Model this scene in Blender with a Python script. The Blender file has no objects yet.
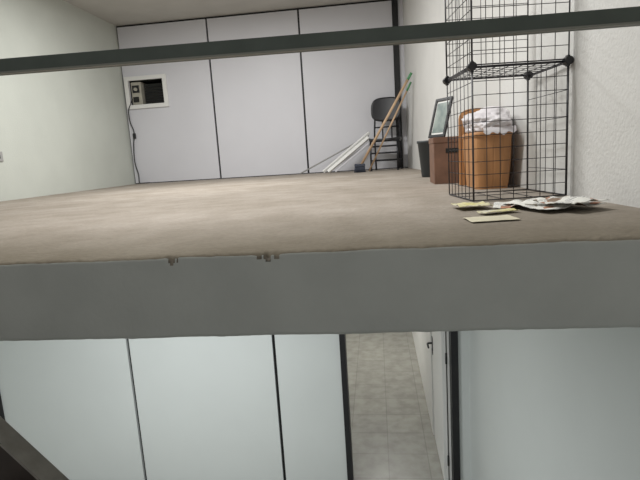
import bpy, bmesh, math, random
from mathutils import Vector, Matrix, noise
random.seed(4)
scn=bpy.context.scene
scn.view_settings.view_transform='Standard'
scn.view_settings.look='None'

# ------------------------------------------------------------ materials
def mat(name,col,rough=.6,metal=0.0,var=0.0,scale=5.0,bump=0.0,bscale=80.0,stretch=(1,1,1),col2=None,spec=.5,thr=(.35,.65)):
    m=bpy.data.materials.new(name); m.use_nodes=True
    nt=m.node_tree; b=nt.nodes['Principled BSDF']
    b.inputs['Base Color'].default_value=(*col,1)
    b.inputs['Roughness'].default_value=rough
    b.inputs['Metallic'].default_value=metal
    b.inputs['Specular IOR Level'].default_value=spec
    tc=nt.nodes.new('ShaderNodeTexCoord'); mp=nt.nodes.new('ShaderNodeMapping')
    mp.inputs['Scale'].default_value=stretch
    nt.links.new(tc.outputs['Object'],mp.inputs['Vector'])
    if var>0 or col2:
        n=nt.nodes.new('ShaderNodeTexNoise'); n.inputs['Scale'].default_value=scale; n.inputs['Detail'].default_value=7
        nt.links.new(mp.outputs['Vector'],n.inputs['Vector'])
        r=nt.nodes.new('ShaderNodeValToRGB')
        c2=col2 if col2 else tuple(c*(1-var) for c in col)
        r.color_ramp.elements[0].position=thr[0]; r.color_ramp.elements[1].position=thr[1]
        r.color_ramp.elements[0].color=(*c2,1); r.color_ramp.elements[1].color=(*col,1)
        nt.links.new(n.outputs['Fac'],r.inputs['Fac'])
        nt.links.new(r.outputs['Color'],b.inputs['Base Color'])
    if bump>0:
        n2=nt.nodes.new('ShaderNodeTexNoise'); n2.inputs['Scale'].default_value=bscale; n2.inputs['Detail'].default_value=5
        nt.links.new(tc.outputs['Object'],n2.inputs['Vector'])
        bp=nt.nodes.new('ShaderNodeBump'); bp.inputs['Strength'].default_value=bump; bp.inputs['Distance'].default_value=.01
        nt.links.new(n2.outputs['Fac'],bp.inputs['Height']); nt.links.new(bp.outputs['Normal'],b.inputs['Normal'])
    return m
M_left=mat('plaster_green_white',(.58,.605,.555),.85,var=.06,scale=2,bump=.15,bscale=60)
M_right=mat('plaster_white',(.71,.705,.685),.9,var=.05,scale=3,bump=.35,bscale=70)
M_ceil=mat('ceiling_paint',(.53,.515,.48),.9,var=.08,scale=3,bump=.1)
M_panel=mat('laminate_panel',(.67,.67,.71),.45,var=.05,scale=1.5,bump=.05,bscale=20,thr=(.3,.7))
M_panel2=mat('laminate_panel_blue',(.67,.70,.69),.45,var=.04,scale=1.5)
M_black=mat('black_joint',(.012,.012,.014),.5)
M_slab=mat('slab_paint',(.42,.43,.40),.75,var=.08,scale=6,bump=.25,bscale=30)
M_chip=mat('broken_plaster',(.22,.19,.15),.95,var=.5,scale=60)
M_white=mat('white_paint',(.78,.78,.76),.5)
M_steel=mat('rail_green_grey',(.085,.10,.085),.5,metal=.3,var=.15,scale=10)
M_steel2=mat('rail_edge',(.20,.20,.17),.5,metal=.3)
M_wire=mat('black_wire',(.02,.018,.022),.4)
M_conn=mat('black_plastic',(.015,.015,.017),.45,bump=.05)
M_wood=mat('orange_wood',(.55,.27,.11),.5,var=.25,scale=6,stretch=(3,3,.6),bump=.1)
M_wood2=mat('dark_orange_wood',(.40,.17,.07),.5,var=.3,scale=6,stretch=(3,3,.6))
M_brown=mat('brown_box',(.24,.13,.085),.7,var=.3,scale=8)
M_handle=mat('broom_wood',(.62,.43,.27),.5,var=.2,scale=8)
M_green=mat('green_plastic',(.10,.30,.14),.4)
M_bluehead=mat('broom_bristles',(.06,.07,.10),.8,var=.4,scale=60)
M_chair=mat('chair_black',(.018,.018,.022),.45,bump=.1,bscale=200)
M_tube=mat('chair_tube',(.03,.03,.035),.35,metal=.6)
M_bin=mat('bin_dark',(.03,.035,.038),.5)
M_bag=mat('white_bag',(.84,.81,.83),.35,var=.3,scale=5,bump=.5,bscale=25,col2=(.66,.62,.65))
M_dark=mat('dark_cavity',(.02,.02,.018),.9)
M_ac=mat('ac_beige',(.45,.43,.36),.5,var=.2,scale=12)
M_photo=mat('framed_print',(.36,.41,.38),.3,col2=(.20,.25,.24),scale=12)
M_outlet=mat('outlet_grey',(.35,.35,.34),.5)
M_yellow=mat('yellow_wrap',(.68,.62,.28),.5,col2=(.64,.61,.50),scale=14)
M_card=mat('beige_card',(.66,.61,.46),.7,var=.12,scale=9)
M_stair=mat('stair_brown',(.065,.048,.04),.7,var=.3,scale=10)
M_stair2=mat('stair_edge',(.30,.28,.25),.6,var=.2,scale=20)
M_lamp=mat('lamp_housing',(.8,.8,.8),.5)

# dusty mezzanine floor
M_floor=bpy.data.materials.new('dusty_concrete'); M_floor.use_nodes=True
nt=M_floor.node_tree; b=nt.nodes['Principled BSDF']; b.inputs['Roughness'].default_value=.95; b.inputs['Specular IOR Level'].default_value=.15
tc=nt.nodes.new('ShaderNodeTexCoord')
def nz(scale,st,det=8):
    mp=nt.nodes.new('ShaderNodeMapping'); mp.inputs['Scale'].default_value=st
    nt.links.new(tc.outputs['Object'],mp.inputs['Vector'])
    n=nt.nodes.new('ShaderNodeTexNoise'); n.inputs['Scale'].default_value=scale; n.inputs['Detail'].default_value=det
    nt.links.new(mp.outputs['Vector'],n.inputs['Vector']); return n
n1=nz(1.6,(1,1,1),6); n2=nz(45,(1,1,1)); n3=nz(6,(1,1,1),8)
r1=nt.nodes.new('ShaderNodeValToRGB'); e=r1.color_ramp.elements
e[0].position=.34; e[0].color=(.36,.315,.265,1); e[1].position=.66; e[1].color=(.45,.40,.35,1)
nt.links.new(n1.outputs['Fac'],r1.inputs['Fac'])
mx=nt.nodes.new('ShaderNodeMixRGB'); mx.blend_type='MULTIPLY'; mx.inputs['Fac'].default_value=.45
r2=nt.nodes.new('ShaderNodeValToRGB'); r2.color_ramp.elements[0].position=.36; r2.color_ramp.elements[0].color=(.74,.72,.68,1); r2.color_ramp.elements[1].position=.60
nt.links.new(n3.outputs['Fac'],r2.inputs['Fac'])
nt.links.new(r1.outputs['Color'],mx.inputs['Color1']); nt.links.new(r2.outputs['Color'],mx.inputs['Color2'])
# dirt accumulated towards the open edge of the slab
sx=nt.nodes.new('ShaderNodeSeparateXYZ'); nt.links.new(tc.outputs['Object'],sx.inputs['Vector'])
mr=nt.nodes.new('ShaderNodeMapRange'); mr.inputs['From Min'].default_value=1.3; mr.inputs['From Max'].default_value=2.2; mr.inputs['To Min'].default_value=1; mr.inputs['To Max'].default_value=0
nt.links.new(sx.outputs['Y'],mr.inputs['Value'])
md=nt.nodes.new('ShaderNodeMixRGB'); md.blend_type='MULTIPLY'; md.inputs['Color2'].default_value=(.56,.55,.49,1)
nt.links.new(mr.outputs['Result'],md.inputs['Fac']); nt.links.new(mx.outputs['Color'],md.inputs['Color1'])
mx2=nt.nodes.new('ShaderNodeMixRGB'); mx2.blend_type='MULTIPLY'; mx2.inputs['Fac'].default_value=.3
nt.links.new(md.outputs['Color'],mx2.inputs['Color1']); nt.links.new(n2.outputs['Fac'],mx2.inputs['Color2'])
nt.links.new(mx2.outputs['Color'],b.inputs['Base Color'])
bp=nt.nodes.new('ShaderNodeBump'); bp.inputs['Strength'].default_value=.5; bp.inputs['Distance'].default_value=.01
nt.links.new(n2.outputs['Fac'],bp.inputs['Height']); nt.links.new(bp.outputs['Normal'],b.inputs['Normal'])

# lower tiles
M_tile=bpy.data.materials.new('stone_tiles'); M_tile.use_nodes=True
nt=M_tile.node_tree; b=nt.nodes['Principled BSDF']; b.inputs['Roughness'].default_value=.4
tc=nt.nodes.new('ShaderNodeTexCoord'); br=nt.nodes.new('ShaderNodeTexBrick')
br.offset=0; br.inputs['Scale'].default_value=1; br.inputs['Brick Width'].default_value=.4; br.inputs['Row Height'].default_value=.4
br.inputs['Mortar Size'].default_value=.005; br.inputs['Color1'].default_value=(.305,.30,.27,1); br.inputs['Color2'].default_value=(.335,.33,.295,1); br.inputs['Mortar'].default_value=(.24,.235,.21,1)
nt.links.new(tc.outputs['Object'],br.inputs['Vector'])
n=nt.nodes.new('ShaderNodeTexNoise'); n.inputs['Scale'].default_value=7; n.inputs['Detail'].default_value=9
nt.links.new(tc.outputs['Object'],n.inputs['Vector'])
rr=nt.nodes.new('ShaderNodeValToRGB'); rr.color_ramp.elements[0].position=.35; rr.color_ramp.elements[0].color=(.70,.69,.66,1); rr.color_ramp.elements[1].position=.62
nt.links.new(n.outputs['Fac'],rr.inputs['Fac'])
mx=nt.nodes.new('ShaderNodeMixRGB'); mx.blend_type='MULTIPLY'; mx.inputs['Fac'].default_value=.8
nt.links.new(br.outputs['Color'],mx.inputs['Color1']); nt.links.new(rr.outputs['Color'],mx.inputs['Color2']); nt.links.new(mx.outputs['Color'],b.inputs['Base Color'])

# newspaper
M_news=bpy.data.materials.new('newsprint'); M_news.use_nodes=True
nt=M_news.node_tree; b=nt.nodes['Principled BSDF']; b.inputs['Roughness'].default_value=.8
tc=nt.nodes.new('ShaderNodeTexCoord')
wv=nt.nodes.new('ShaderNodeTexWave'); wv.bands_direction='Y'; wv.inputs['Scale'].default_value=26; wv.inputs['Distortion'].default_value=1.0; wv.inputs['Detail Scale'].default_value=30
n=nt.nodes.new('ShaderNodeTexNoise'); n.inputs['Scale'].default_value=16; n.inputs['Detail'].default_value=1
vo=nt.nodes.new('ShaderNodeTexVoronoi'); vo.inputs['Scale'].default_value=28; vo.distance='CHEBYCHEV'
for x in (wv,n,vo): nt.links.new(tc.outputs['Object'],x.inputs['Vector'])
rw=nt.nodes.new('ShaderNodeValToRGB'); rw.color_ramp.elements[0].position=.3; rw.color_ramp.elements[0].color=(.30,.30,.30,1); rw.color_ramp.elements[1].position=.5; rw.color_ramp.elements[1].color=(.76,.75,.70,1)
nt.links.new(wv.outputs['Color'],rw.inputs['Fac'])
rn=nt.nodes.new('ShaderNodeValToRGB'); rn.color_ramp.interpolation='CONSTANT'; rn.color_ramp.elements[0].color=(1,1,1,1); rn.color_ramp.elements[1].position=.50; rn.color_ramp.elements[1].color=(0,0,0,1)
nt.links.new(n.outputs['Fac'],rn.inputs['Fac'])
m1=nt.nodes.new('ShaderNodeMixRGB'); m1.inputs['Color1'].default_value=(.74,.73,.68,1)
nt.links.new(rn.outputs['Color'],m1.inputs['Fac']); nt.links.new(rw.outputs['Color'],m1.inputs['Color2'])
sep=nt.nodes.new('ShaderNodeSeparateColor'); nt.links.new(vo.outputs['Color'],sep.inputs['Color'])
rv=nt.nodes.new('ShaderNodeValToRGB'); rv.color_ramp.interpolation='CONSTANT'; rv.color_ramp.elements[0].color=(0,0,0,1); rv.color_ramp.elements[1].position=.84; rv.color_ramp.elements[1].color=(1,1,1,1)
nt.links.new(sep.outputs['Red'],rv.inputs['Fac'])
rc=nt.nodes.new('ShaderNodeValToRGB'); rc.color_ramp.elements[0].color=(.12,.14,.11,1); rc.color_ramp.elements[1].color=(.45,.20,.12,1)
nt.links.new(sep.outputs['Green'],rc.inputs['Fac'])
m2=nt.nodes.new('ShaderNodeMixRGB'); nt.links.new(rv.outputs['Color'],m2.inputs['Fac']); nt.links.new(m1.outputs['Color'],m2.inputs['Color1']); nt.links.new(rc.outputs['Color'],m2.inputs['Color2'])
nt.links.new(m2.outputs['Color'],b.inputs['Base Color'])

# ------------------------------------------------------------ mesh builder
class B:
    def __init__(s,name,mats,parent=None):
        s.name=name; s.mats=mats; s.bm=bmesh.new(); s.parent=parent
    def _setm(s,fs,m,smooth=False):
        for f in fs: f.material_index=m; f.smooth=smooth
    def hexa(s,pts,m=0):
        v=[s.bm.verts.new(p) for p in pts]
        fs=[s.bm.faces.new([v[i] for i in q]) for q in ((0,3,2,1),(4,5,6,7),(0,1,5,4),(1,2,6,5),(2,3,7,6),(3,0,4,7))]
        s._setm(fs,m); return v
    def box(s,a,c,m=0,bev=0,mtx=None):
        x0,y0,z0=a; x1,y1,z1=c
        P=[(x0,y0,z0),(x1,y0,z0),(x1,y1,z0),(x0,y1,z0),(x0,y0,z1),(x1,y0,z1),(x1,y1,z1),(x0,y1,z1)]
        if mtx: P=[mtx@Vector(p) for p in P]
        v=s.hexa(P,m)
        if bev>0:
            es=list({e for q in v for e in q.link_edges})
            r=bmesh.ops.bevel(s.bm,geom=es,offset=bev,segments=2,affect='EDGES',profile=.5)
            s._setm(r['faces'],m)
    def tube(s,pts,r,m=0,seg=8,r2=None):
        pts=[Vector(p) for p in pts]; rings=[]
        n=len(pts)
        prevn=None
        for i,p in enumerate(pts):
            d=(pts[min(i+1,n-1)]-pts[max(i-1,0)]).normalized()
            if prevn is None:
                a=Vector((0,0,1)) if abs(d.z)<.9 else Vector((1,0,0))
                u=d.cross(a).normalized()
            else:
                u=(prevn-d*prevn.dot(d)).normalized()
            prevn=u; w=d.cross(u)
            rr=r if r2 is None else r+(r2-r)*i/(n-1)
            rings.append([s.bm.verts.new(p+rr*(math.cos(t)*u+math.sin(t)*w)) for t in [2*math.pi*k/seg for k in range(seg)]])
        fs=[]
        for a,bb in zip(rings,rings[1:]):
            for k in range(seg): fs.append(s.bm.faces.new((a[k],a[(k+1)%seg],bb[(k+1)%seg],bb[k])))
        s._setm(fs,m,True)
        s._setm([s.bm.faces.new(rings[0][::-1]),s.bm.faces.new(rings[-1])],m)
    def lathe(s,prof,c,m=0,seg=32):
        rings=[[s.bm.verts.new((c[0]+r*math.cos(2*math.pi*k/seg),c[1]+r*math.sin(2*math.pi*k/seg),c[2]+z)) for k in range(seg)] for r,z in prof]
        fs=[]
        for a,bb in zip(rings,rings[1:]):
            for k in range(seg): fs.append(s.bm.faces.new((a[k],a[(k+1)%seg],bb[(k+1)%seg],bb[k])))
        s._setm(fs,m,True)
        s._setm([s.bm.faces.new(rings[0][::-1])],m)
        return rings
    def grid(s,fn,nu,nv,m=0,smooth=True):
        V=[[s.bm.verts.new(fn(i/nu,j/nv)) for j in range(nv+1)] for i in range(nu+1)]
        fs=[s.bm.faces.new((V[i][j],V[i+1][j],V[i+1][j+1],V[i][j+1])) for i in range(nu) for j in range(nv)]
        s._setm(fs,m,smooth); return V
    def done(s,recalc=True):
        if recalc: bmesh.ops.recalc_face_normals(s.bm,faces=s.bm.faces)
        me=bpy.data.meshes.new(s.name); s.bm.to_mesh(me); s.bm.free()
        for m in s.mats: me.materials.append(m)
        o=bpy.data.objects.new(s.name,me); scn.collection.objects.link(o)
        if s.parent: o.parent=s.parent
        return o
def empty(n):
    o=bpy.data.objects.new(n,None); scn.collection.objects.link(o); return o

XL=-3.8; YB=7.6; ZC=2.38; ZL=-2.85; ST=.24; YF=1.3; YP=4.2
def xr(y): return .48+.0728*(7.6-y)

# ------------------------------------------------------------ room shell
w=B('wall_left',[M_left]); w.box((XL-.15,-2.2,ZL),(XL,YB+.2,ZC)); w.done()
w=B('wall_right',[M_right])
w.hexa([(xr(-2.2),-2.2,-ST),(1.5,-2.2,-ST),(1.5,YB+.2,-ST),(xr(YB+.2),YB+.2,-ST),(xr(-2.2),-2.2,ZC),(1.5,-2.2,ZC),(1.5,YB+.2,ZC),(xr(YB+.2),YB+.2,ZC)],0)
w.done()
w=B('wall_right_lower',[M_panel2])
w.hexa([(xr(-2.2),-2.2,ZL),(1.5,-2.2,ZL),(1.5,YP,ZL),(xr(YP),YP,ZL),(xr(-2.2),-2.2,-ST),(1.5,-2.2,-ST),(1.5,YP,-ST),(xr(YP),YP,-ST)],0)
w.done()
w=B('ceiling',[M_ceil]); w.box((XL-.15,-2.2,ZC),(1.5,YB+.2,ZC+.12)); w.done()
w=B('floor_lower',[M_tile]); w.box((XL-.15,-2.2,ZL-.1),(1.5,10.6,ZL)); w.done()

# mezzanine slab with worn edge
s=B('floor',[M_floor,M_slab,M_chip])
prof=[(7.6,0),(5,0),(3,0),(2,0),(1.5,0),(1.37,0),(1.33,0),(1.312,-.001),(1.30,-.006),(1.298,-.012),(1.298,-.018),(1.298,-.026),(1.299,-.07),(1.30,-.15),(1.30,-.225),(1.303,-.236),(1.315,-.24),(1.6,-.24),(7.6,-.24)]
N=1100; x0=XL; x1=1.5
# broken spots along the arris: (centre, half width, depth)
chips=[(-.572,.014,.008),(-.555,.007,.004),(-.325,.018,.004),(-.300,.012,.012),(-.275,.014,.005)]
def chip(x):
    return max([dp*max(0,1-(abs(x-cx)/cw)**1.5) for cx,cw,dp in chips])*(1+.5*noise.noise((x*160,0,0)))
V=[]
for i in range(N+1):
    x=x0+(x1-x0)*i/N
    row=[]; cd=max(0,chip(x))
    for j,(y,z) in enumerate(prof):
        yy,zz=y,z
        if 5<=j<=11:
            k=[.2,.6,1,1,.8,.6,.4][j-5]
            zz+=k*(.003*noise.noise((x*9,j*.2,0))+.0012*noise.noise((x*40,0,3)))-cd*[0,.1,.5,.9,.6,.3,0][j-5]
            yy+=k*.003*noise.noise((x*14,0,7))+cd*[0,.1,.3,1,.9,.5,0][j-5]
        if 12<=j<=13: yy+=.002*noise.noise((x*4,z*9,1))
        if 14<=j<=16: zz+=.004*noise.noise((x*5,2,2))+.0015*noise.noise((x*30,2,5))
        row.append(s.bm.verts.new((x,yy,zz)))
    V.append(row)
for i in range(N):
    x=x0+(x1-x0)*(i+.5)/N
    cd=chip(x)
    for j in range(len(prof)-1):
        f=s.bm.faces.new((V[i][j],V[i][j+1],V[i+1][j+1],V[i+1][j]))
        f.smooth=j>=4 and j<16
        f.material_index=0 if j<8 else 1
        if j in(8,9) and cd>.003: f.material_index=2
        if j==10 and cd>.0075: f.material_index=2
s.done()

# back wall of panels (with black joints and AC opening)
w=B('wall_back',[M_black,M_panel,M_dark])
hx0,hx1,hz0,hz1=-3.70,-3.15,1.20,1.57
for a,c in (((XL,YB+.03,0),(hx0,YB+.1,ZC)),((hx1,YB+.03,0),(.6,YB+.1,ZC)),((hx0,YB+.03,0),(hx1,YB+.1,hz0)),((hx0,YB+.03,hz1),(hx1,YB+.1,ZC))): w.box(a,c,0)
g=.014; zt=ZC-.03
J=[XL,-2.39,-1.015,.345]
w.box((XL+.02,YB,.012),(hx0,YB+.032,zt),1); w.box((hx1,YB,.012),(J[1]-g,YB+.032,zt),1)
w.box((hx0,YB,.012),(hx1,YB+.032,hz0),1); w.box((hx0,YB,hz1),(hx1,YB+.032,zt),1)
w.box((J[1]+g,YB,.012),(J[2]-g,YB+.032,zt),1)
w.box((J[2]+g,YB,.012),(J[3]-.02,YB+.032,zt),1)
w.box((.41,YB-.0,.012),(.5,YB+.032,zt),1)
w.box((.335,YB-.03,0),(.405,YB+.032,ZC),0)
w.box((hx0-.02,YB+.1,hz0-.02),(hx1+.02,YB+.5,hz0),2); w.box((hx0-.02,YB+.1,hz1),(hx1+.02,YB+.5,hz1+.02),2)
w.box((hx0-.02,YB+.1,hz0),(hx0,YB+.5,hz1),2); w.box((hx1,YB+.1,hz0),(hx1+.02,YB+.5,hz1),2); w.box((hx0-.02,YB+.5,hz0-.02),(hx1+.02,YB+.52,hz1+.02),2)
w.done()

# AC unit with frame and cord
ac=empty('window_air_conditioner')
a=B('frame',[M_white],ac)
for A,C in (((hx0-.06,YB-.03,hz1-.005),(hx1+.06,YB+.01,hz1+.055)),((hx0-.06,YB-.03,hz0-.055),(hx1+.06,YB+.01,hz0+.005)),((hx0-.06,YB-.03,hz0),(hx0+.0,YB+.01,hz1)),((hx1-.005,YB-.03,hz0),(hx1+.06,YB+.01,hz1))): a.box(A,C,0,.004)
a.done()
a=B('body',[M_ac,M_dark,M_conn],ac)
a.box((hx0+.01,YB+.04,hz0+.01),(hx0+.17,YB+.4,hz1-.02),0,.006)
a.box((hx0+.19,YB+.12,hz0+.01),(hx1-.02,YB+.42,hz1-.05),1)
for k in range(7): a.box((hx0+.2,YB+.10,hz0+.03+k*.04),(hx1-.04,YB+.12,hz0+.035+k*.04),2)
a.box((hx0+.03,YB+.03,hz0+.19),(hx0+.14,YB+.04,hz0+.30),2,.002); a.box((hx0+.03,YB+.03,hz0+.05),(hx0+.12,YB+.04,hz0+.13),1,.002)
a.tube([(hx0+.09,YB+.045,hz0+.24),(hx0+.09,YB+.005,hz0+.24)],.025,0,16)
a.done()
a=B('cord',[M_conn],ac)
pts=[(-3.68,YB+.02,1.3),(-3.70,YB-.02,1.22),(-3.735,YB-.04,1.12),(-3.74,YB-.02,.95),(-3.70,YB-.02,.8),(-3.73,YB-.02,.6),(-3.745,YB-.02,.35),(-3.71,YB-.02,.15),(-3.70,YB-.04,.03),(-3.66,YB-.08,.012),(-3.5,YB-.1,.012)]
def smooth(p,n=6):
    P=[Vector(q) for q in p]; out=[]
    for i in range(len(P)-1):
        a0=P[max(i-1,0)];a1=P[i];a2=P[i+1];a3=P[min(i+2,len(P)-1)]
        for k in range(n):
            t=k/n; out.append(.5*((2*a1)+(a2-a0)*t+(2*a0-5*a1+4*a2-a3)*t*t+(3*a1-a0-3*a2+a3)*t**3))
    out.append(P[-1]); return out
a.tube(smooth(pts),.008,0,8)
a.box((-3.72,YB-.035,.70),(-3.68,YB-.002,.78),0,.004)
a.done()

# lower partition
w=B('wall_partition',[M_black,M_panel2])
zt=-ST
def lp(a,c): w.box((a,YP,ZL+.05),(c,YP+.03,zt-.01),1)
w.box((XL,YP+.03,ZL),(-.40,YP+.08,zt),0)
lp(XL+.06,-2.362-.014); lp(-2.362+.014,-.98-.014); lp(-.98+.014,-.385)
w.box((-.385,YP-.02,ZL),(-.335,YP+.1,zt),0)
w.box((XL,YP-.02,ZL),(XL+.06,YP+.04,zt),0)
w.box((.575,YP-.02,ZL),(.635,YP+.1,zt),0)
w.box((.635,YP,ZL),(.80,YP+.08,zt),1)
w.box((XL,YP-.012,ZL),(-.40,YP,ZL+.08),0)
w.done()
w=B('wall_corridor_right',[M_white]); w.box((.50,5.16,ZL),(.68,10.5,zt),0); w.done()
w=B('wall_corridor_left',[M_white]); w.box((-.95,YP+.1,ZL),(-.78,10.5,zt),0); w.done()
w=B('wall_corridor_end',[M_white]); w.box((-.95,10.5,ZL),(.68,10.6,zt),0); w.done()
w=B('wall_corridor_reveal',[M_white]); w.box((.56,YP+.1,ZL),(.68,5.16,zt),0); w.done()
w=B('ceiling_corridor',[M_white]); w.box((-.95,YB+.01,zt),(.68,10.6,zt+.1)); w.done()
d=empty('door_1')
a=B('leaf',[M_white],d); a.box((.510,4.32,ZL+.01),(.548,5.13,zt-.06),0,.003); a.done()
a=B('handle',[M_conn],d)
a.box((.504,5.04,-.87),(.510,5.09,-.68),0,.002)
a.box((.504,5.04,-1.87),(.510,5.09,-1.68),0,.002)
a.tube([(.507,5.065,-1.75),(.46,5.065,-1.75),(.455,5.05,-1.75),(.455,4.94,-1.75)],.009,0,10)
a.tube([(.507,5.065,-1.82),(.500,5.065,-1.82)],.012,0,12)
a.done()
a=B('hinges',[M_conn],d)
for z in (-2.6,-1.6,-.55): a.tube([(.548,4.31,z-.05),(.548,4.31,z+.05)],.008,0,10)
a.done()

# guard rail
r=empty('guard_rail')
a=B('top_rail',[M_steel,M_steel2],r)
xa,xb=-3.79,.93; za=.565; zb=.5165
y0,y1=1.29,1.33; t=.0175
a.hexa([(xa,y0,za-t),(xb,y0,zb-t),(xb,y1,zb-t),(xa,y1,za-t),(xa,y0,za+t),(xb,y0,zb+t),(xb,y1,zb+t),(xa,y1,za+t)],0)
a.hexa([(xa,y0-.003,za-t-.003),(xb,y0-.003,zb-t-.003),(xb,y0+.012,zb-t-.003),(xa,y0+.012,za-t-.003),(xa,y0-.003,za-t+.002),(xb,y0-.003,zb-t+.002),(xb,y0+.012,zb-t+.002),(xa,y0+.012,za-t+.002)],1)
a.done()
a=B('posts',[M_steel],r)
for x in (-1.5,-2.7,-3.76): a.box((x,1.335,0),(x+.035,1.37,.55),0,.003); a.box((x-.03,1.32,0),(x+.065,1.385,.006),0)
a.box((.905,1.28,.48),(.93,1.34,.56),0)
a.done()

# stair in the lower left
st=empty('staircase')
a=B('stringer',[M_stair,M_stair2],st)
def sz(x): return -.400-1.10*(x+1.085)
xa,xb=-1.47,.62
for yy in (1.15,.30):
    a.hexa([(xa,yy,sz(xa)-.26),(xb,yy,sz(xb)-.26),(xb,yy+.02,sz(xb)-.26),(xa,yy+.02,sz(xa)-.26),(xa,yy,sz(xa)-.012),(xb,yy,sz(xb)-.012),(xb,yy+.02,sz(xb)-.012),(xa,yy+.02,sz(xa)-.012)],0)
    a.hexa([(xa,yy-.02,sz(xa)-.012),(xb,yy-.02,sz(xb)-.012),(xb,yy+.04,sz(xb)-.012),(xa,yy+.04,sz(xa)-.012),(xa,yy-.02,sz(xa)),(xb,yy-.02,sz(xb)),(xb,yy+.04,sz(xb)),(xa,yy+.04,sz(xa))],1)
a.done()
a=B('treads',[M_stair],st)
for k in range(11):
    x=-1.36+k*.185; z=sz(x)-.10
    a.box((x-.09,.32,z-.03),(x+.12,1.15,z),0,.004)
a.box((.50,.32,ZL),(.66,1.15,sz(.66)-.1),0)
a.done()

# outlet on left wall
a=B('wall_outlet',[M_outlet,M_dark]); a.box((XL,4.68,.40),(XL+.012,4.82,.50),0,.003)
a.box((XL+.01,4.71,.43),(XL+.014,4.72,.47),1); a.box((XL+.01,4.77,.43),(XL+.014,4.78,.47),1); a.done()

# ------------------------------------------------------------ wire cage
cg=empty('wire_grid_shelf')
W=.415; Dp=.40
cx0,cx1,cy0,cy1=-W,0,0,Dp; H=.572
def panel(nm,o,u,v,nu,nv,r=.0017):
    a=B(nm,[M_wire],cg); o=Vector(o);u=Vector(u);v=Vector(v)
    n=u.cross(v).normalized()
    for i in range(nu+1):
        rr=.0030 if i in(0,nu) else r
        a.tube([o+u*i/nu,o+u*i/nu+v],rr,0,6)
    for j in range(nv+1):
        rr=.0030 if j in(0,nv) else r
        off=n*.003 if 0<j<nv else n*0
        a.tube([o+v*j/nv+off,o+v*j/nv+u+off],rr,0,6)
    a.done()
for t_ in range(2):
    z=.006+t_*(H+.012)
    panel('left_grid_%d'%t_,(cx0,cy0,z),(0,Dp,0),(0,0,H),7,10)
    panel('front_grid_%d'%t_,(cx0,cy0-.008,z),(W,0,0),(0,0,H),7,10)
    if t_==0: panel('right_grid_0',(cx1,cy0,z),(0,Dp,0),(0,0,H),4,5)
    else: panel('back_grid_1',(cx0,cy1+.008,z),(W,0,0),(0,0,H),7,10)
panel('shelf_grid',(cx0,cy0,.006+H+.006),(W,0,0),(0,Dp,0),7,7)
panel('base_grid',(cx0,cy0,.005),(W,0,0),(0,Dp,0),3,2)
a=B('connectors',[M_conn],cg)
for x in (cx0,cx1):
    for y in (cy0,cy1):
        for z in (.012+H,.006+2*(H+.012)):
            a.tube([(x,y-.018,z),(x,y-.012,z),(x,y+.012,z),(x,y+.018,z)],.018,0,16)
            a.box((x-.021,y-.012,z-.006),(x+.021,y+.012,z+.006),0,.002)
            a.box((x-.006,y-.012,z-.023),(x+.006,y+.012,z+.023),0,.002)
a.done()
cg.location=(.841,2.355,0); cg.rotation_euler=(0,0,math.radians(7))

# ------------------------------------------------------------ rounded wooden tub with raised back
c=empty('wooden_tub')
a=B('body',[M_wood,M_wood2,M_dark],c)
def ring(cx,cy,hx,hy,z,n=7.0,seg=96,groove=0):
    out=[]
    for k in range(seg):
        t_=2*math.pi*k/seg; cs,sn=math.cos(t_),math.sin(t_)
        q=(abs(cs)**n+abs(sn)**n)**(-1/n)
        gq=1-groove*(k%6==0)
        out.append(a.bm.verts.new((cx+hx*cs*q*gq,cy+hy*sn*q*gq,z)))
    return out
def loft(rs,m=0,sm=False):
    for A,C in zip(rs,rs[1:]):
        n=len(A)
        for k in range(n):
            f=a.bm.faces.new((A[k],A[(k+1)%n],C[(k+1)%n],C[k])); f.material_index=m; f.smooth=sm
CX,CY=.662,3.14
rs=[ring(CX,CY,.092,.180,0,groove=.008)]
for i in range(1,9):
    t_=i/8; bul=.005*math.sin(t_*math.pi)
    rs.append(ring(CX,CY,.092+.016*t_+bul,.180+.030*t_+bul,.300*t_,groove=.008))
a.bm.faces.new(rs[0][::-1]); loft(rs,0)
rim=[ring(CX,CY,.108,.210,.296),ring(CX,CY,.112,.216,.298),ring(CX,CY,.113,.217,.318),ring(CX,CY,.108,.212,.324),ring(CX,CY,.098,.200,.324),ring(CX,CY,.096,.198,.30)]
loft(rim,0,True)
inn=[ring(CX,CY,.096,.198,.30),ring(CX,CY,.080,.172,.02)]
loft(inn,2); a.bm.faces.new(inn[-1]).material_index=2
a.done()
a=B('raised_back',[M_wood],c)
npt=20; fr=[];bk=[]
outl=[(-.113,.0),(.113,.0)]
for k in range(npt+1):
    th=math.pi*k/npt; cs,sn=math.cos(th),math.sin(th)
    q=(abs(cs)**3+abs(sn)**3)**(-1/3)
    outl.append((.113*cs*q,.40+.085*sn*q))
for x_,z_ in outl:
    fr.append(a.bm.verts.new((CX+x_-.008,3.362,z_))); bk.append(a.bm.verts.new((CX+x_-.008,3.380,z_)))
a.bm.faces.new(fr); a.bm.faces.new(bk[::-1])
for k in range(len(fr)): a.bm.faces.new((fr[k],bk[k],bk[(k+1)%len(fr)],fr[(k+1)%len(fr)]))
a.done()

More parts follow.
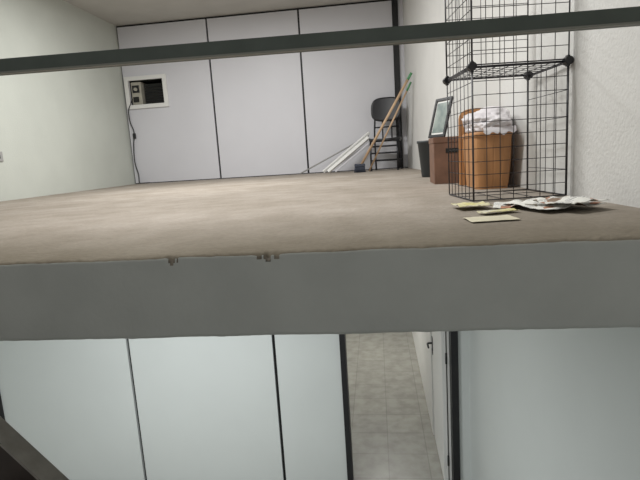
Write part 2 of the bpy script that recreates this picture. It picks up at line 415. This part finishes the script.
# plastic bag bulging out of the tub
a=B('plastic_bag',[M_bag])
bmesh.ops.create_icosphere(a.bm,subdivisions=5,radius=1)
for v in a.bm.verts:
    p=v.co.copy()
    k=1+.25*noise.noise(p*1.6+Vector((3,1,0)))+.11*(1-abs(noise.noise(p*3.6))*2)+.04*noise.noise(p*11)
    q=Vector((p.x*.128,p.y*.19,p.z*.080))*k
    q.z=max(q.z,-.05)
    v.co=q+Vector((.668,3.12,.377))
    if v.co.x>.78: v.co.x=.78+(v.co.x-.78)*.3
    v.co.y=min(v.co.y,3.355)
for f in a.bm.faces: f.smooth=True
a.grid(lambda u,v:(.60+.175*u,2.914-.004*abs(noise.noise((u*7,v*3,0)))-.010*math.sin(v*1.5),.345-.070*v*(.4+.7*abs(noise.noise((u*4,0,5))))),16,8)
a.done()

# brown box + framed picture
a=B('brown_storage_box',[M_brown,M_dark])
X0,X1,Y0,Y1,Hh=.41,.70,3.62,3.92,.325; t=.012
a.box((X0,Y0,0),(X0+t,Y1,Hh),0,.002);a.box((X1-t,Y0,0),(X1,Y1,Hh),0,.002);a.box((X0+t,Y0,0),(X1-t,Y0+t,Hh),0,.002);a.box((X0+t,Y1-t,0),(X1-t,Y1,Hh),0,.002);a.box((X0+t,Y0+t,0),(X1-t,Y1-t,t),0)
a.box((X0-.004,Y0-.004,Hh-.04),(X1+.004,Y1+.004,Hh),0,.003)
a.box((X0+.08,Y0-.006,Hh-.11),(X1-.08,Y0+.001,Hh-.08),1,.002)
a.done()
pf=empty('picture_frame')
ang=math.radians(-60)
mt=Matrix.Translation((.443,3.78,.330))@Matrix.Rotation(ang,4,'Z')@Matrix.Rotation(math.radians(-16),4,'X')
a=B('moulding',[M_conn],pf); fw,fh,ft=.19,.29,.021
for A,C in (((-fw/2,0,0),(fw/2,.015,ft)),((-fw/2,0,fh-ft),(fw/2,.015,fh)),((-fw/2,0,ft),(-fw/2+ft,.015,fh-ft)),((fw/2-ft,0,ft),(fw/2,.015,fh-ft))): a.box(A,C,0,.002,mt)
a.done()
a=B('print',[M_photo,M_white],pf); a.box((-fw/2+ft,.008,ft),(fw/2-ft,.014,fh-ft),1,0,mt); a.box((-fw/2+ft+.010,.006,ft+.014),(fw/2-ft-.010,.008,fh-ft-.014),0,0,mt); a.done()

# waste bin
a=B('waste_bin',[M_bin])
a.lathe([(.095,0),(.10,.01),(.128,.30),(.136,.305),(.136,.325),(.124,.325),(.120,.30),(.092,.012),(.001,.012)],(.515,4.68,0),0,40)
a.done()

# ------------------------------------------------------------ chair
ch=empty('office_chair')
cm=Matrix.Translation((.155,7.15,0))@Matrix.Rotation(math.radians(-10),4,'Z')@Matrix.Diagonal((1.08,1,1,1))
def P(*p): return cm@Vector(p)
a=B('backrest',[M_chair],ch)
def back(u,v):
    x=(u-.5)*2; z=(v-.5)*2
    n=(abs(x)**3.2+abs(z)**3.2)**(1/3.2) if (x or z) else 0
    m_=max(abs(x),abs(z)); k=m_/n if n>0 else 1
    X=x*k*.20; Zz=z*k*.165
    return P(X,.15+.04*(1-(x*k)**2)+.02*(Zz/.135),.84+Zz)
a.grid(back,20,14); a.done()
sol=scn.objects['backrest'].modifiers.new('s','SOLIDIFY'); sol.thickness=.03
a=B('seat',[M_chair],ch)
def seat(u,v):
    x=(u-.5)*2; y=(v-.5)*2
    n=(abs(x)**4+abs(y)**4)**.25; m_=max(abs(x),abs(y)); k=m_/n if n>0 else 1
    return P(x*k*.20,y*k*.19-.02,.445-.012*(1-(x*k)**2)-.02*max(0,-y*k-.7))
a.grid(seat,20,20); a.done()
sol=scn.objects['seat'].modifiers.new('s','SOLIDIFY'); sol.thickness=.035
a=B('legs',[M_tube],ch)
for sx in (-1,1):
    a.tube(smooth([P(sx*.17,.20,.012),P(sx*.17,.18,.43),P(sx*.165,.18,.60),P(sx*.15,.185,.80)],4),.0125,0,10)
    a.tube([P(sx*.17,-.20,.012),P(sx*.17,-.17,.415)],.0125,0,10)
    a.tube([P(sx*.17,-.185,.405),P(sx*.17,.185,.405)],.011,0,10)
    a.tube([P(sx*.17,-.19,.14),P(sx*.17,.195,.14)],.010,0,8)
    for yy in (-.20,.20): a.tube([P(sx*.17,yy,0),P(sx*.17,yy,.022)],.017,0,12)
for z in (.14,.24,.33): a.tube([P(-.17,-.185,z),P(.17,-.185,z)],.011,0,8)
for z in (.14,.405,.60): a.tube([P(-.17,.182,z),P(.17,.182,z)],.010,0,8)
for x in (-.06,.06): a.tube([P(x,.18,.42),P(x,.185,.76)],.010,0,8)
a.done()

# ------------------------------------------------------------ broom, sticks, boards
br=empty('broom')
a=B('handle',[M_handle,M_green],br)
pb=Vector((-.19,6.80,.10)); pt=Vector((.505,6.72,1.22))
a.tube([pb,pb.lerp(pt,.93)],.017,0,10); a.tube([pb.lerp(pt,.93),pt],.018,1,10); a.done()
a=B('head',[M_bluehead,M_green],br)
mh=Matrix.Translation((-.21,6.80,0))@Matrix.Rotation(math.radians(8),4,'Z')
a.box((-.07,-.03,.075),(.07,.03,.115),0,.008,mh)
for i in range(13):
    for j in range(4):
        x=-.062+i*.0103; y=-.02+j*.0135
        a.tube([mh@Vector((x,y,.08)),mh@Vector((x*1.15+random.uniform(-.004,.004),y*1.4,.002))],.0045,0,5)
a.done()
a=B('mop_handle',[M_handle,M_green])
a.tube([(-.09,6.88,.012),(.45,6.86,1.02)],.012,0,10); a.tube([(.45,6.86,1.02),(.505,6.858,1.125)],.014,1,10); a.done()
def plank(name,p,q,wd,th,m,roll=0):
    p=Vector(p);q=Vector(q);d=(q-p);L=d.length;d.normalize()
    side=Vector((0,1,0)); side=(side-d*side.dot(d)).normalized(); nn=d.cross(side)
    mx=Matrix((side,nn,d)).transposed().to_4x4(); mx=Matrix.Translation(p)@mx@Matrix.Rotation(roll,4,'Z')
    a=B(name,[m]); a.box((-wd/2,-th/2,0),(wd/2,th/2,L),0,.003,mx); a.done()
plank('wooden_board',(-.76,7.30,.022),(-.07,7.38,.54),.05,.032,M_white,.4)
plank('wooden_board',(-.68,7.22,.022),(-.08,7.30,.47),.05,.03,M_white,.9)
plank('wooden_board',(-.57,7.13,.02),(-.08,7.17,.38),.04,.02,M_panel,.2)
a=B('metal_rod',[M_outlet]); a.tube([(-1.12,7.42,.01),(-.08,7.48,.50)],.010,0,8); a.done()

# ------------------------------------------------------------ papers
def sheet(name,m,cx,cy,w_,d_,rot,amp,seed,base=.004,fold=0):
    a=B(name,[m])
    R=Matrix.Rotation(rot,3,'Z')
    def f(u,v):
        x=(u-.5)*w_;y=(v-.5)*d_
        zz=base+amp*(.5+.5*noise.noise((u*2.2+seed,v*2.2,seed)))+.25*amp*abs(noise.noise((u*6,v*6+seed,1)))
        zz+=fold*math.exp(-((u-.5)/.12)**2)
        q=R@Vector((x,y,0)); return (cx+q.x,cy+q.y,max(zz,.003))
    a.grid(f,36,28); o=a.done(); mo=o.modifiers.new('s','SOLIDIFY'); mo.thickness=.0015
sheet('newspaper',M_news,.645,1.945,.24,.26,.35,.022,1,.006,.012)
sheet('newspaper',M_news,.55,2.04,.18,.19,-.25,.016,5,.003,.010)
sheet('newspaper',M_news,.685,1.87,.17,.18,.5,.024,9,.022,.010)
sheet('plastic_wrapper',M_yellow,.375,2.06,.13,.14,.1,.026,12,.004)
sheet('plastic_wrapper',M_yellow,.435,1.87,.14,.06,.35,.012,15,.004)
sheet('cardboard_sheet',M_card,.375,1.715,.155,.12,.10,.005,20,.003)

# ------------------------------------------------------------ lights
def fixture(name,loc,size,power,col=(1,1,.985)):
    e_=empty(name)
    a=B('housing',[M_lamp],e_); a.box((loc[0]-size[0]/2-.03,loc[1]-size[1]/2-.03,loc[2]+.01),(loc[0]+size[0]/2+.03,loc[1]+size[1]/2+.03,loc[2]+.06),0,.005); a.done()
    l=bpy.data.lights.new(name+'_lamp','AREA'); l.shape='RECTANGLE'; l.size=size[0]; l.size_y=size[1]; l.energy=power; l.color=col
    o=bpy.data.objects.new('lamp',l); o.location=loc; o.parent=e_; scn.collection.objects.link(o)
fixture('ceiling_light',(-1.7,5.0,2.32),(1.2,.3),90)
fixture('ceiling_light',(-.9,2.4,2.32),(1.2,.3),60)
fixture('ceiling_light_lower',(-1.7,2.5,-.30),(1.2,.3),62,(.97,1,1))
fixture('ceiling_light_corridor',(-.15,7.3,-.30),(.3,1.2),36,(1,.98,.94))
wd=bpy.data.worlds.new('w'); scn.world=wd; wd.use_nodes=True
wd.node_tree.nodes['Background'].inputs[0].default_value=(1,1,1,1); wd.node_tree.nodes['Background'].inputs[1].default_value=.5

# ------------------------------------------------------------ camera
f=500
Yv=Vector((55/f,87/f,-1)).normalized(); ev=Vector((1,.064,0))
Zv=ev.cross(Yv).normalized(); Xv=Yv.cross(Zv).normalized()
Mc=Matrix((Xv,Yv,Zv))
cd=bpy.data.cameras.new('camera'); cam=bpy.data.objects.new('camera',cd); scn.collection.objects.link(cam)
cam.matrix_world=Matrix.Translation((0,0,.245))@Mc.to_4x4()
cd.sensor_width=36; cd.lens=f/640*36; cd.clip_start=.02
scn.camera=cam
